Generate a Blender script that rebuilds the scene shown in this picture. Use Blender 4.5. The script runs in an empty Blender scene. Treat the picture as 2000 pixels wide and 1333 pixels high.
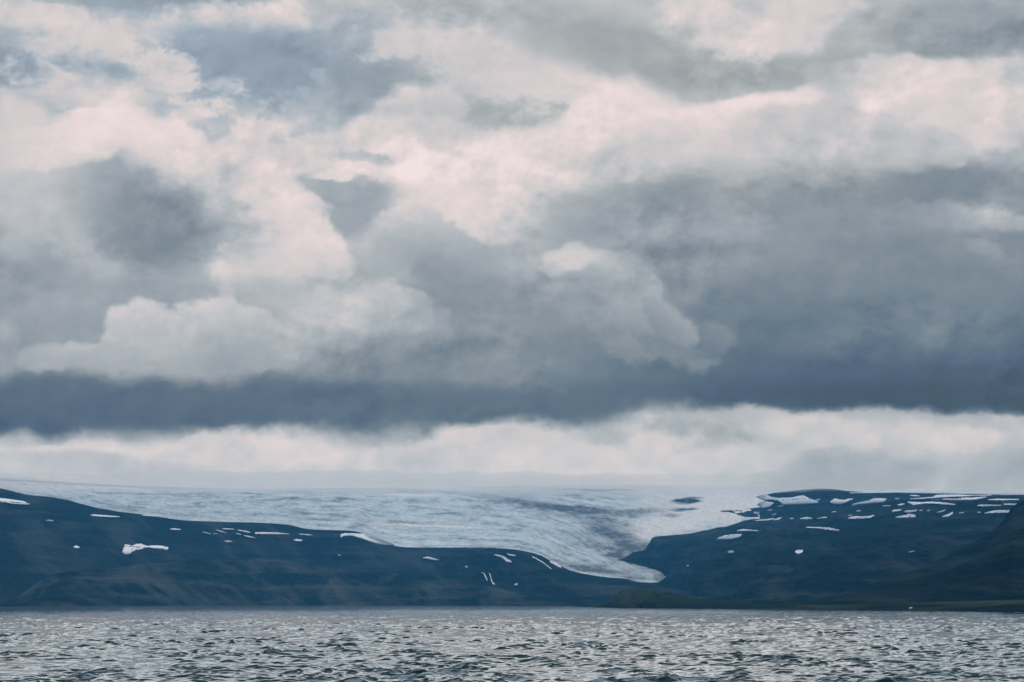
import bpy, math, random
import numpy as np

F = 4.705            # focal length of the lens in thousands of photo pixels
HV = 1.177           # height of the true horizon on the same scale
CAM_H = 10.0
SUN_ELEV, SUN_AZ = 40.0, 70.0      # sun veiled by the cloud deck, off to the right

scene = bpy.context.scene
COL = scene.collection

def lin(c):
    c /= 255.0
    return c / 12.92 if c <= 0.04045 else ((c + 0.055) / 1.055) ** 2.4

def rgb(r, g, b):
    return (lin(r), lin(g), lin(b), 1.0)

# ------------------------------------------------------------------ node helpers
class Nodes:
    def __init__(self, tree):
        self.t = tree
        self.n = tree.nodes
        self.l = tree.links
    def put(self, sock, val):
        if isinstance(val, bpy.types.NodeSocket):
            self.l.new(val, sock)
        else:
            sock.default_value = val
    def math(self, op, a, b=0.0, c=0.0, clamp=False):
        x = self.n.new('ShaderNodeMath'); x.operation = op; x.use_clamp = clamp
        self.put(x.inputs[0], a); self.put(x.inputs[1], b); self.put(x.inputs[2], c)
        return x.outputs[0]
    def vec(self, op, a, b=(0, 0, 0), scale=1.0):
        x = self.n.new('ShaderNodeVectorMath'); x.operation = op
        self.put(x.inputs[0], a); self.put(x.inputs[1], b)
        if op == 'SCALE':
            self.put(x.inputs['Scale'], scale)
        return x.outputs['Value'] if op in ('LENGTH', 'DOT_PRODUCT', 'DISTANCE') else x.outputs[0]
    def rng(self, v, a, b, c, d, kind='LINEAR', clamp=True):
        x = self.n.new('ShaderNodeMapRange'); x.interpolation_type = kind; x.clamp = clamp
        for i, s in enumerate((v, a, b, c, d)):
            self.put(x.inputs[i], s)
        return x.outputs[0]
    def mix(self, fac, a, b):
        x = self.n.new('ShaderNodeMix'); x.data_type = 'FLOAT'
        self.put(x.inputs[0], fac); self.put(x.inputs[2], a); self.put(x.inputs[3], b)
        return x.outputs[0]
    def mixc(self, fac, a, b, blend='MIX'):
        x = self.n.new('ShaderNodeMix'); x.data_type = 'RGBA'; x.blend_type = blend
        self.put(x.inputs[0], fac); self.put(x.inputs[6], a); self.put(x.inputs[7], b)
        return x.outputs[2]
    def noise(self, v, scale, detail=4.0, rough=0.5, lac=2.0, dist=0.0, color=False, kind='FBM', norm=True, dims='3D'):
        x = self.n.new('ShaderNodeTexNoise'); x.noise_dimensions = dims; x.noise_type = kind
        if kind == 'FBM': x.normalize = norm
        self.put(x.inputs['Vector'], v)
        x.inputs['Scale'].default_value = scale; x.inputs['Detail'].default_value = detail
        x.inputs['Roughness'].default_value = rough; x.inputs['Lacunarity'].default_value = lac
        x.inputs['Distortion'].default_value = dist
        return x.outputs['Color' if color else 'Fac']
    def voro(self, v, scale, detail=2.0, rough=0.5, smooth=0.4):
        x = self.n.new('ShaderNodeTexVoronoi'); x.voronoi_dimensions = '2D'; x.feature = 'SMOOTH_F1'; x.normalize = True
        self.put(x.inputs['Vector'], v)
        x.inputs['Scale'].default_value = scale; x.inputs['Detail'].default_value = detail
        x.inputs['Roughness'].default_value = rough; x.inputs['Smoothness'].default_value = smooth
        return x.outputs['Distance']
    def ramp(self, fac, stops, interp='LINEAR'):
        x = self.n.new('ShaderNodeValToRGB'); cr = x.color_ramp; cr.interpolation = interp
        while len(cr.elements) < len(stops):
            cr.elements.new(0.5)
        for e, (p, c) in zip(cr.elements, stops):
            e.position = p
        for e, (p, c) in zip(cr.elements, stops):
            e.position = p; e.color = c if len(c) == 4 else (*c, 1.0)
        self.put(x.inputs[0], fac)
        return x.outputs[0]
    def xyz(self, x=0.0, y=0.0, z=0.0):
        n = self.n.new('ShaderNodeCombineXYZ')
        self.put(n.inputs[0], x); self.put(n.inputs[1], y); self.put(n.inputs[2], z)
        return n.outputs[0]
    def red(self, c):
        n = self.n.new('ShaderNodeSeparateColor'); self.put(n.inputs[0], c)
        return n.outputs[0]
    def sep(self, v):
        n = self.n.new('ShaderNodeSeparateXYZ'); self.put(n.inputs[0], v)
        return n.outputs

# ------------------------------------------------------------------ the sky: an overcast world of layered cloud
# brightness of the broad cloud masses: rows of constant elevation, columns of constant bearing
ROW_U = [i * 200 for i in range(11)]
ROWS = [
 (-160, [200,190,185,200,195,205,200,205,210,190,185]),
 (0,    [195,172,160,195,175,182,185,195,212,165,165]),
 (80,   [165,205,172,165,185,195,172,198,200,152,150]),
 (160,  [180,205,168,155,172,205,200,168,185,215,214]),
 (240,  [205,215,182,190,202,206,220,222,196,214,206]),
 (320,  [214,195,218,200,220,222,205,195,180,172,172]),
 (400,  [190,160,200,208,180,216,172,165,145,136,145]),
 (480,  [165,145,188,205,168,190,162,160,146,146,140]),
 (560,  [150,162,170,182,160,152,160,142,150,146,132]),
 (640,  [152,162,186,172,152,134,140,126,122,130,106]),
 (720,  [135,160,150,138,138,125,118,100, 92, 90, 86]),
 (775,  [ 98, 98,100,104,112,108,106, 90, 82, 82, 84]),
 (830,  [ 96, 92, 90, 92, 96,102,108, 92, 88, 88, 92]),
]
LOW_ROWS = [
 (800,  [150,180,192,200,196,198,180,180,186,180,182]),
 (850,  [165,196,204,204,202,204,198,194,196,194,192]),
 (885,  [202,205,198,202,200,203,200,198,192,188,182]),
 (925,  [194,190,192,198,196,200,199,196,184,178,170]),
 (970,  [196,194,195,198,197,200,198,196,188,180,172]),
]
BASE_EDGE = [845,849,838,840,828,809,817,788,794,790,800]      # underside of the dark deck, every 200

# cloud masses: u, v, half width, half height, tilt, brightness top, brightness bottom, softness, opacity, edge kind
# edge kinds: s soft, w wispy, b billowing
CLOUDS = [
 # high thin layers, upper left
 (340,4,240,24,0,150,156,.9,.9,'s'),
 (430,46,200,30,-6,216,208,.6,.95,'w'),
 (560,55,90,16,10,206,200,.8,.7,'w'),
 (60,28,120,22,4,212,206,.8,.8,'s'),
 (560,135,300,70,8,158,150,.55,.95,'s'),
 (430,180,160,50,20,156,156,.6,.8,'w'),
 (22,132,82,36,4,148,152,.5,.95,'s'),
 (700,25,90,22,0,192,190,.9,.6,'s'),
 (40,192,120,20,0,198,196,.7,.8,'s'),
 (85,230,90,26,-12,178,172,.6,.9,'w'),
 (160,58,130,30,12,208,206,.7,.8,'w'),
 (250,112,140,36,30,214,214,.4,.95,'w'),
 (345,160,66,38,42,214,212,.4,.95,'w'),
 (150,150,110,36,14,210,210,.5,.9,'w'),
 (104,106,42,14,20,162,165,.5,.8,'w'),
 (205,142,60,18,12,160,168,.5,.9,'w'),
 (90,88,36,20,0,212,212,.5,.8,'w'),
 (440,168,26,14,-25,204,200,.6,.8,'w'),
 (270,205,130,30,5,206,208,.7,.8,'w'),
 (345,228,60,18,25,168,170,.6,.85,'w'),
 (395,262,34,14,40,160,160,.6,.9,'w'),
 (500,232,70,30,20,196,202,.6,.8,'w'),
 (625,150,20,10,20,200,196,.8,.7,'w'),
 (620,215,70,40,-10,178,196,.7,.8,'w'),
 # the big cumulus, left
 (190,285,200,60,-8,224,222,.55,1,'b'),
 (20,260,80,55,10,214,214,.6,.9,'b'),
 (330,300,160,60,18,222,220,.6,.95,'b'),
 (470,330,100,90,35,222,218,.6,.9,'w'),
 (560,440,100,84,35,220,212,.22,1,'b'),
 (470,420,110,110,30,216,212,.8,.9,'s'),
 (600,500,76,56,15,216,206,.3,.95,'b'),
 (500,500,110,60,0,208,202,.7,.9,'b'),
 (275,405,200,120,8,168,136,1,.95,'s'),
 (280,425,140,80,10,134,132,1,.85,'s'),
 (60,400,140,80,0,190,168,.9,.7,'s'),
 (215,272,150,24,-4,228,226,.8,.9,'b'),
 (395,330,34,90,-28,226,222,.9,.8,'s'),
 (165,500,75,30,30,190,182,.7,.8,'w'),
 (330,545,40,18,0,186,180,.7,.7,'w'),
 (440,556,15,46,4,212,206,.6,.9,'w'),
 (500,545,60,26,0,206,198,.6,.8,'w'),
 # bluish gap to the right of it
 (725,415,120,70,24,166,156,.6,1,'s'),
 (640,360,60,26,15,170,168,.6,.9,'s'),
 # the pink bright gap in the middle
 (840,310,230,50,8,224,224,.7,.95,'s'),
 (930,385,140,90,-10,226,222,.7,1,'s'),
 (1010,452,110,40,-12,212,206,.7,.9,'w'),
 (690,333,70,14,-4,224,224,.5,1,'s'),
 (1210,215,190,55,16,224,222,.7,.95,'s'),
 (1110,275,160,40,-8,220,218,.8,.9,'s'),
 (880,100,130,46,12,206,198,.4,1,'w'),
 (800,95,60,24,-12,206,200,.4,.95,'w'),
 (1010,140,110,60,10,208,208,.7,.8,'s'),
 (770,215,80,40,-25,204,212,.45,.95,'b'),
 (860,188,50,26,0,202,200,.4,.9,'b'),
 (700,262,70,34,-20,210,212,.5,.9,'b'),
 (690,170,60,40,0,158,158,.7,.7,'s'),
 (980,216,82,22,4,164,176,.6,.95,'w'),
 (715,300,58,12,4,176,186,.6,.9,'w'),
 (870,275,60,11,28,194,196,.7,.8,'w'),
 # upper right
 (1120,55,150,66,25,186,178,.8,.9,'s'),
 (1250,118,150,46,24,164,164,.8,1,'s'),
 (1480,130,120,36,6,163,162,.7,.95,'s'),
 (1370,45,80,40,35,214,214,.6,.95,'w'),
 (1440,90,60,36,40,206,200,.6,.8,'w'),
 (1580,48,110,44,-16,214,210,.5,.95,'w'),
 (1500,40,70,30,0,208,206,.7,.8,'w'),
 (1690,75,60,40,-30,180,178,.7,.9,'s'),
 (1650,130,90,24,-6,168,170,.7,.9,'s'),
 (1890,50,170,46,3,158,148,.55,1,'s'),
 (1870,92,150,20,4,150,154,.6,.8,'s'),
 (1850,190,190,74,2,216,216,.4,1,'s'),
 (1880,255,90,42,12,217,216,.6,1,'s'),
 (1720,150,70,28,-12,204,208,.6,.8,'w'),
 (1520,198,140,22,-8,228,226,.6,1,'s'),
 (1400,232,110,26,-16,224,222,.7,.9,'s'),
 (1620,165,50,26,30,186,190,.8,.7,'s'),
 (1620,262,160,50,10,196,186,.45,.95,'b'),
 (1460,300,140,44,-14,204,190,.7,.9,'w'),
 (1780,308,120,36,16,186,178,.45,.95,'b'),
 (1860,296,110,20,20,208,196,.8,.6,'s'),
 (1260,322,100,40,-20,214,204,.8,.9,'s'),
 (1185,335,110,30,-18,200,192,.7,.8,'w'),
 (1985,190,26,60,0,200,196,.8,.7,'w'),
 # the broad dark bank, right
 (1330,440,300,80,-4,168,160,.7,.95,'s'),
 (1640,395,330,62,2,150,140,.6,.95,'s'),
 (1860,370,220,44,-2,134,134,.7,.9,'s'),
 (1580,440,200,50,0,138,140,.9,.85,'s'),
 (1480,400,200,40,4,150,146,.9,.7,'s'),
 (1850,432,130,18,6,176,174,1,.8,'w'),
 (1940,438,54,20,8,194,182,.8,.9,'w'),
 (1940,480,60,24,0,134,134,.9,.7,'s'),
 (1925,492,32,13,14,182,172,.7,.9,'w'),
 (1420,402,36,28,45,188,176,.7,.9,'w'),
 (1240,420,60,30,30,176,170,.8,.7,'w'),
 (1380,500,240,60,0,162,156,.9,.7,'s'),
 # middle clouds
 (815,515,120,92,8,206,150,.25,1,'b'),
 (800,445,60,24,-10,202,192,.4,.9,'b'),
 (760,500,70,60,-20,184,170,.5,.8,'b'),
 (920,550,120,70,20,156,140,.8,.9,'s'),
 (1000,560,150,50,10,150,140,.8,.8,'s'),
 (1020,508,100,30,0,178,162,.8,.7,'s'),
 (1190,590,125,84,32,186,140,.25,1,'b'),
 (1262,560,60,20,48,184,172,.6,.8,'b'),
 (1130,560,90,50,0,166,150,.6,.8,'s'),
 (1115,512,72,22,-4,206,186,.5,1,'b'),
 (1300,650,105,44,34,158,128,.35,.9,'b'),
 (1400,660,46,30,20,134,120,.5,.8,'w'),
 (735,625,110,60,5,196,150,.25,1,'b'),
 (720,590,56,18,0,198,190,.5,.9,'b'),
 (690,600,50,36,0,190,172,.5,.8,'b'),
 (870,640,100,70,20,142,134,.8,.7,'s'),
 (830,700,240,40,0,140,138,.9,.7,'s'),
 (640,560,110,36,0,186,178,.9,.8,'s'),
 (560,590,110,40,10,178,176,.9,.8,'s'),
 # lower left cumulus in front of the deck
 (70,580,130,60,0,156,150,.8,.8,'s'),
 (250,570,140,30,-6,160,156,.8,.8,'s'),
 (345,603,44,20,0,160,158,.6,.9,'s'),
 (120,650,120,40,0,152,152,.8,.8,'s'),
 (420,655,130,62,8,208,160,.18,1,'b'),
 (265,650,74,56,0,206,182,.28,1,'b'),
 (300,625,60,30,25,204,196,.5,.9,'b'),
 (300,705,150,44,-2,180,160,.5,.9,'b'),
 (125,702,84,28,-4,186,160,.4,.95,'b'),
 (6,690,26,44,0,178,150,.5,.8,'w'),
 (520,690,130,60,14,166,150,.8,.7,'s'),
 (560,760,140,34,10,104,98,.8,.6,'s'),
 (1180,615,24,60,-30,138,134,.8,.5,'w'),
 (1560,600,60,60,0,140,136,.9,.5,'w'),
 (1600,660,160,40,4,120,116,.9,.6,'s'),
 (1900,590,90,40,10,140,132,.9,.5,'s'),
 (1960,660,90,50,0,104,98,.9,.6,'s'),
]
# rounded heads of the cumulus: u, v, radius, brightness of the lit top, of the shaded underside
HEADS = [
 (500,355,46,224,214),(555,385,46,224,212),(600,418,42,222,210),(640,456,27,222,210),(615,500,42,218,206),(662,522,26,216,204),
 (760,205,24,216,206),(800,192,24,212,200),(855,186,30,210,194),(890,202,22,206,194),(735,240,30,216,208),(700,262,26,214,206),
 (770,100,22,206,200),(800,92,26,212,202),(845,84,32,212,200),(905,80,34,208,196),(945,102,30,206,196),
 (1490,275,46,208,194),(1560,246,42,206,190),(1640,238,50,204,184),(1725,262,46,200,180),(1800,290,42,196,176),(1855,302,34,200,186),(1600,315,50,188,166),(1430,330,40,198,176),
 (900,508,46,178,150),(735,512,48,194,168),(865,474,46,198,162),(770,474,50,200,166),(820,450,54,208,168),
 (840,645,42,170,146),(670,645,42,190,168),(790,612,44,190,158),(745,592,40,204,176),(700,596,34,200,180),
 (1320,655,42,160,132),(1240,640,60,158,134),(1290,614,42,172,142),(1255,572,44,186,154),(1210,545,46,190,160),(1160,524,36,202,176),(1085,522,30,206,186),(1122,508,34,214,192),(1405,660,36,142,122),
 (440,700,72,176,152),(350,695,62,188,160),(250,690,60,194,162),(520,672,52,184,158),(475,645,50,200,168),(430,622,42,208,178),(385,630,44,208,176),(340,646,32,206,182),(300,652,44,206,176),(216,664,27,206,182),(262,626,32,212,186),(232,634,34,210,182),
 (70,714,28,176,156),(105,706,30,186,162),(142,694,28,190,166),(182,702,30,188,164),
 (140,275,50,226,218),(205,262,48,228,218),(275,285,50,226,214),(345,325,46,224,212),(60,290,44,220,212),
]
CLOUDS += [(u, v, 1.12 * q, 0.92 * q, 0, lt, lb, 0.34, 0.8, 'b') for u, v, q, lt, lb in HEADS]
CLOUDS += [(60,395,120,90,0,206,180,1,.6,'s'), (280,405,140,84,10,170,138,1,.75,'s'), (300,425,86,50,8,136,136,1,.6,'s'),
  (150,290,110,26,-12,228,224,.9,.7,'b'), (330,310,100,26,28,228,220,.9,.7,'b'),
  (1680,580,380,120,0,138,106,1,.75,'s'), (1520,440,360,74,0,144,138,1,.55,'s'), (250,806,420,54,0,104,98,1,.8,'s'), (600,800,300,48,4,110,102,1,.7,'s'),
  (1200,592,92,58,32,176,142,.4,.85,'b'), (1262,566,44,22,48,182,164,.4,.9,'b'), (1312,628,62,28,46,168,136,.3,.9,'b'), (1400,655,40,22,30,142,126,.4,.8,'b'), (1118,512,46,18,-6,210,194,.4,.9,'b'),
  (815,452,74,30,-4,202,178,.25,.8,'b'), (740,505,44,36,-30,190,172,.3,.8,'b'), (640,470,30,50,-20,222,212,.25,.85,'b')]
# brighter and darker heaps inside the pale band under the deck
LOW_CLOUDS = [
 (150,868,240,24,-4,216,210,.7,.95,'w'),
 (340,858,120,16,-6,218,214,.7,.9,'w'),
 (30,860,90,14,0,168,180,.8,.8,'s'),
 (220,912,240,20,6,182,184,.8,.9,'s'),
 (440,880,80,24,20,192,192,.8,.7,'w'),
 (640,890,120,40,0,212,204,.5,.9,'b'),
 (760,850,40,24,0,204,202,.5,.9,'b'),
 (850,856,70,38,0,214,204,.4,.95,'b'),
 (900,835,60,14,-10,176,180,.7,.6,'w'),
 (990,856,110,50,0,214,203,.4,.95,'b'),
 (1175,868,56,26,0,184,188,.7,.85,'w'),
 (1235,862,90,22,-20,176,184,.7,.85,'w'),
 (1150,905,160,34,16,210,203,.45,.9,'b'),
 (1295,885,70,36,0,208,200,.4,.9,'b'),
 (1390,862,50,16,-12,176,180,.6,.8,'w'),
 (1350,840,80,14,0,160,166,.8,.7,'w'),
 (1440,800,40,18,0,184,184,.6,.8,'b'),
 (1520,815,60,20,0,186,186,.6,.8,'b'),
 (1590,845,120,34,10,206,198,.45,.9,'b'),
 (1800,830,120,20,4,184,186,.7,.6,'w'),
 (1850,852,120,28,8,208,198,.45,.9,'b'),
 (1670,920,130,34,0,162,168,.9,.9,'s'),
 (1640,955,90,14,0,178,178,.8,.6,'w'),
 (1960,920,90,50,0,172,166,.9,.7,'s'),
 (700,935,220,18,4,190,190,.9,.6,'s'),
]

def build_sky():
    w = bpy.data.worlds.new('World'); scene.world = w; w.use_nodes = True
    t = w.node_tree; t.nodes.clear(); N = Nodes(t)
    tc = t.nodes.new('ShaderNodeTexCoord').outputs['Generated']
    d = N.sep(tc)
    y = N.math('MAXIMUM', d[1], 0.12)
    U0 = N.math('MULTIPLY_ADD', N.math('DIVIDE', d[0], y), F, 1.0)
    T = N.math('DIVIDE', d[2], y)
    V0 = N.math('MULTIPLY_ADD', T, -F, HV)
    P = N.xyz(U0, V0, 1.0)
    # drifting of the cloud matter: vector noise at several sizes
    Ps = N.xyz(U0, N.math('MULTIPLY', V0, 1.35), 0.37)
    w1 = N.vec('SUBTRACT', N.noise(Ps, 3.1, 2.0, 0.5, color=True, dims='2D'), (0.5, 0.5, 0.5))
    w2 = N.vec('SUBTRACT', N.noise(Ps, 11.0, 7.0, 0.62, color=True, dims='2D'), (0.5, 0.5, 0.5))
    wl = N.vec('MULTIPLY', w1, (0.06, 0.045, 0))
    B = N.voro(N.vec('ADD', Ps, N.vec('SCALE', w2, scale=0.03)), 15.0, 3.0, 0.55, 0.5)   # heaped lobes
    Bm = N.math('MULTIPLY_ADD', B, 1.4, -0.42)
    Wn = N.noise(N.xyz(N.math('ADD', U0, 31.7), N.math('MULTIPLY', V0, 1.5), 0.0), 13.0, 7.0, 0.66, dims='2D')
    Wm = N.math('MULTIPLY_ADD', Wn, 7.0, -3.4)
    Sm = N.math('MULTIPLY_ADD', Wn, 1.5, -0.75)
    Bm = N.math('ADD', Bm, N.math('MULTIPLY', Wn, 1.2)); Bm = N.math('SUBTRACT', Bm, 0.6)
    P = N.vec('ADD', P, N.xyz(N.math('MULTIPLY', Wm, 0.002), N.math('MULTIPLY', Bm, 0.004), 0.0))
    Psoft = N.vec('ADD', N.vec('ADD', P, wl), N.vec('MULTIPLY', w2, (0.05, 0.034, 0)))
    Pwisp = N.vec('ADD', N.vec('ADD', P, wl), N.vec('MULTIPLY', w2, (0.06, 0.045, 0)))
    Pbil = N.vec('ADD', N.vec('ADD', P, wl), N.vec('MULTIPLY', w2, (0.034, 0.028, 0)))
    fine = N.noise(Ps, 26.0, 5.0, 0.6, dims='2D')
    broad = N.noise(N.xyz(N.math('ADD', U0, 7.3), N.math('MULTIPLY', V0, 1.9), 0.0), 4.5, 5.0, 0.55, dims='2D')

    sq = []
    for Q in (Psoft, Pwisp, Pbil):
        q0, q1 = N.vec('DOT_PRODUCT', Q, (1, 0, 0)), N.vec('DOT_PRODUCT', Q, (0, 1, 0))
        sq.append(N.xyz(N.math('MULTIPLY', q0, q0), N.math('MULTIPLY', q0, q1), N.math('MULTIPLY', q1, q1)))

    def rows(table, us, vs):
        acc = None
        uf = N.math('MULTIPLY', us, 0.5)
        prev = None
        for v, vals in table:
            r = N.ramp(uf, [(u / 2000.0, (x / 255.0,) * 3) for u, x in zip(ROW_U, vals)], 'B_SPLINE')
            acc = r if acc is None else N.mixc(N.rng(vs, prev / 1000.0, v / 1000.0, 0, 1, 'SMOOTHSTEP', False), acc, r)
            prev = v
        return N.red(acc)

    def dabs(L, table):
        for i in range(0, len(table), 10):
            g = bpy.data.node_groups.new('cloud masses', 'ShaderNodeTree')
            for nm, ty in (('L', 'Float'), ('s', 'Vector'), ('w', 'Vector'), ('b', 'Vector'), ('s2', 'Vector'), ('w2', 'Vector'), ('b2', 'Vector'), ('heap', 'Float'), ('wisp', 'Float'), ('veil', 'Float')):
                g.interface.new_socket(nm, in_out='INPUT', socket_type='NodeSocket' + ty)
            g.interface.new_socket('L', in_out='OUTPUT', socket_type='NodeSocketFloat')
            gi = g.nodes.new('NodeGroupInput').outputs; G = Nodes(g); l_ = gi[0]
            for (u, v, ru, rv, rot, lt, lb, soft, op, kind) in table[i:i + 10]:
                ru, rv, ct, st = ru * 1.12, rv * 1.12, math.cos(math.radians(rot)), math.sin(math.radians(rot))
                A, Bq = (1000 * ct / ru, 1000 * st / ru), (-1000 * st / rv, 1000 * ct / rv)
                ka, kb = -(u * ct + v * st) / ru, -(-u * st + v * ct) / rv
                # squared elliptical distance as a quadratic form of the drifted position
                q = G.math('ADD', G.vec('DOT_PRODUCT', gi[kind + '2'], (A[0] ** 2 + Bq[0] ** 2, 2 * (A[0] * A[1] + Bq[0] * Bq[1]), A[1] ** 2 + Bq[1] ** 2)),
                           G.vec('DOT_PRODUCT', gi[kind], (2 * (A[0] * ka + Bq[0] * kb), 2 * (A[1] * ka + Bq[1] * kb), ka * ka + kb * kb)))
                e0, e1 = (1.0 + 0.35 * soft + (0.35 if kind == 'w' else 0)) ** 2, (1.0 - soft) ** 2 - (0.5 if kind == 'w' else 0)
                q = G.math('ADD', q, gi[{'b': 'heap', 'w': 'wisp', 's': 'veil'}[kind]])
                al = G.rng(q, e0, e1, 0.0, op, 'SMOOTHSTEP', False)
                br = lt / 255.0
                if lt != lb:
                    h = (lb - lt) / 510.0
                    br = G.vec('DOT_PRODUCT', gi[kind], (h * Bq[0], h * Bq[1], h * kb + (lt + lb) / 510.0))
                l_ = G.mix(al, l_, br)
            go = g.nodes.new('NodeGroupOutput'); g.links.new(l_, go.inputs[0])
            n = t.nodes.new('ShaderNodeGroup'); n.node_tree = g
            for k, val in enumerate((L, Psoft, Pwisp, Pbil, sq[0], sq[1], sq[2], Bm, Wm, Sm)):
                t.links.new(val, n.inputs[k])
            L = n.outputs[0]
        return L

    ex, ey = (1, 0, 0), (0, 1, 0)
    sp = N.vec('DOT_PRODUCT', Psoft, ex), N.vec('DOT_PRODUCT', Psoft, ey)
    hi = dabs(rows(ROWS, sp[0], sp[1]), CLOUDS)
    lo = dabs(rows(LOW_ROWS, sp[0], sp[1]), LOW_CLOUDS)
    edge = N.ramp(N.rng(U0, 0, 2, 0, 1), [(u / 2000.0, (v / 1000.0,) * 3) for u, v in zip(ROW_U, BASE_EDGE)], 'CARDINAL')
    edge = N.red(edge)
    pw = N.vec('DOT_PRODUCT', Pwisp, ex), N.vec('DOT_PRODUCT', Pwisp, ey)
    below = N.math('SUBTRACT', N.math('ADD', N.math('MULTIPLY', sp[1], 0.65), N.math('MULTIPLY', pw[1], 0.35)), edge)
    below = N.math('ADD', below, N.math('MULTIPLY', N.math('SUBTRACT', B, 0.45), 0.02))
    L = N.mix(N.rng(below, N.rng(N.noise(Ps, 2.6, 1.0, 0.5, dims='2D'), 0.35, 0.65, -0.030, -0.006), N.rng(N.noise(Ps, 3.3, 1.0, 0.5, dims='2D'), 0.35, 0.65, 0.012, 0.05), 0, 1, 'SMOOTHSTEP'), hi, lo)
    # fine texture of the vapour
    amp = N.rng(L, 0.30, 0.75, 0.025, 0.07)
    L = N.math('ADD', L, N.math('MULTIPLY', N.math('SUBTRACT', fine, 0.5), amp))
    L = N.math('ADD', L, N.math('MULTIPLY', N.math('SUBTRACT', broad, 0.5), N.rng(L, 0.5, 0.7, 0.05, 0.10)))
    # relief of the heaps: each side turned to the light above and left is brighter
    def relief(scale, det, rough, dx, dy, z):
        a_ = N.noise(N.xyz(N.math('ADD', U0, z), N.math('MULTIPLY', V0, 1.3), 0.0), scale, det, rough, dims='2D')
        b_ = N.noise(N.xyz(N.math('ADD', U0, z + dx), N.math('MULTIPLY', N.math('ADD', V0, dy), 1.3), 0.0), scale, det, rough, dims='2D')
        return N.math('SUBTRACT', b_, a_)
    calm = N.rng(N.noise(Ps, 3.7, 2.0, 0.5, dims='2D'), 0.40, 0.62, 0.35, 1.3, 'SMOOTHSTEP')
    up = N.math('MULTIPLY', N.rng(L, 0.32, 0.62, 0.5, 1.0), calm)
    up = N.math('MULTIPLY', up, N.rng(below, -0.01, 0.02, 1.0, 0.45))
    r1 = relief(5.0, 7.0, 0.55, 0.018, 0.028, 5.1)
    r2 = relief(17.0, 6.0, 0.6, 0.005, 0.008, 7.7)
    L = N.math('ADD', L, N.math('MULTIPLY', N.math('ADD', N.math('MULTIPLY', r1, 0.30), N.math('MULTIPLY', r2, 0.085)), up))
    stops = [(60,(40,66,84)),(82,(66,86,104)),(95,(80,99,122)),(112,(97,115,132)),(130,(121,134,145)),(150,(146,154,162)),(165,(161,168,175)),
             (180,(176,181,185)),(195,(195,195,198)),(205,(209,203,203)),(215,(220,209,208)),(226,(234,218,218)),(240,(244,228,226))]
    C = N.ramp(L, [(p / 255.0, rgb(*c)) for p, c in stops])
    # blue of the high air showing through, upper left; greyer vapour upper right
    tint = N.rng(N.vec('LENGTH', N.vec('MULTIPLY', N.vec('SUBTRACT', Psoft, (0.35, 0.12, 1)), (1.6, 4.5, 0))), 1.1, 0.2, 0, 1, 'SMOOTHSTEP')
    tint = N.math('MULTIPLY', tint, N.rng(L, 0.80, 0.66, 0, 1))
    C = N.mixc(tint, C, (0.93, 1.01, 1.10, 1), 'MULTIPLY')
    grey = N.rng(N.vec('LENGTH', N.vec('MULTIPLY', N.vec('SUBTRACT', Psoft, (1.35, 0.18, 1)), (1.5, 4.0, 0))), 1.2, 0.3, 0, 1, 'SMOOTHSTEP')
    C = N.mixc(N.math('MULTIPLY', grey, N.rng(L, 0.80, 0.66, 0, 1)), C, (1.05, 1.02, 0.95, 1), 'MULTIPLY')
    # unseen sky shaped to light the scene: bright band, dark band, boosted overhead
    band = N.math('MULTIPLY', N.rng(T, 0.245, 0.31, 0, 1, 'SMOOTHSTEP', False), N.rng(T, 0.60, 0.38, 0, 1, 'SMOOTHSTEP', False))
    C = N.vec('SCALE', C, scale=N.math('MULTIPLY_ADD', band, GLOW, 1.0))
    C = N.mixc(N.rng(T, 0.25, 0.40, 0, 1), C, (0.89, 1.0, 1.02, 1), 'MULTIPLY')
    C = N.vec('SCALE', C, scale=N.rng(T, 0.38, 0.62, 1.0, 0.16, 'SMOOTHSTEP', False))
    C = N.vec('SCALE', C, scale=N.rng(T, 0.75, 1.9, 1.0, 74.0, 'SMOOTHSTEP', False))  # overhead brightness added to light the snow, ice and hills
    C = N.mixc(N.rng(T, 0.7, 1.2, 0, 1), C, (0.86, 0.97, 1.20, 1), 'MULTIPLY')
    # sky colour offset beforehand against the dimming and blue veil of the haze box
    path = N.math('MULTIPLY', N.math('MINIMUM', N.math('DIVIDE', 790.0, N.math('MAXIMUM', T, 0.02)), 15500.0), 2.8e-5)
    C = N.mixc(1.0, C, N.vec('SCALE', (0.035, 0.175, 0.37), scale=N.math('MULTIPLY', path, N.rng(path, 0.27, 0.385, 1.0, 0.78))), 'SUBTRACT')
    C = N.vec('SCALE', C, scale=N.math('EXPONENT', path))
    # clear-sky light behind the cloud cover
    ns = t.nodes.new('ShaderNodeTexSky'); ns.sky_type = 'NISHITA'; ns.sun_disc = False
    ns.sun_elevation = math.radians(SUN_ELEV); ns.sun_rotation = math.radians(SUN_AZ)
    over = N.vec('SCALE', ns.outputs[0], scale=0.08)
    # behind the camera: the same deck, without features that could be seen
    back = N.rng(d[1], 0.25, 0.75, 1, 0, 'SMOOTHSTEP')
    C = N.mixc(back, C, rgb(150, 160, 168))
    C = N.mixc(0.04, C, over)
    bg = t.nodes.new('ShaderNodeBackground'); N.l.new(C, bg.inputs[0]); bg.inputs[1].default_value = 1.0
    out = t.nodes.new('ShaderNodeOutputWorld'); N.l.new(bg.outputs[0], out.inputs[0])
    w.cycles.sampling_method = 'MANUAL'; w.cycles.sample_map_resolution = 512

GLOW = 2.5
build_sky()

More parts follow.
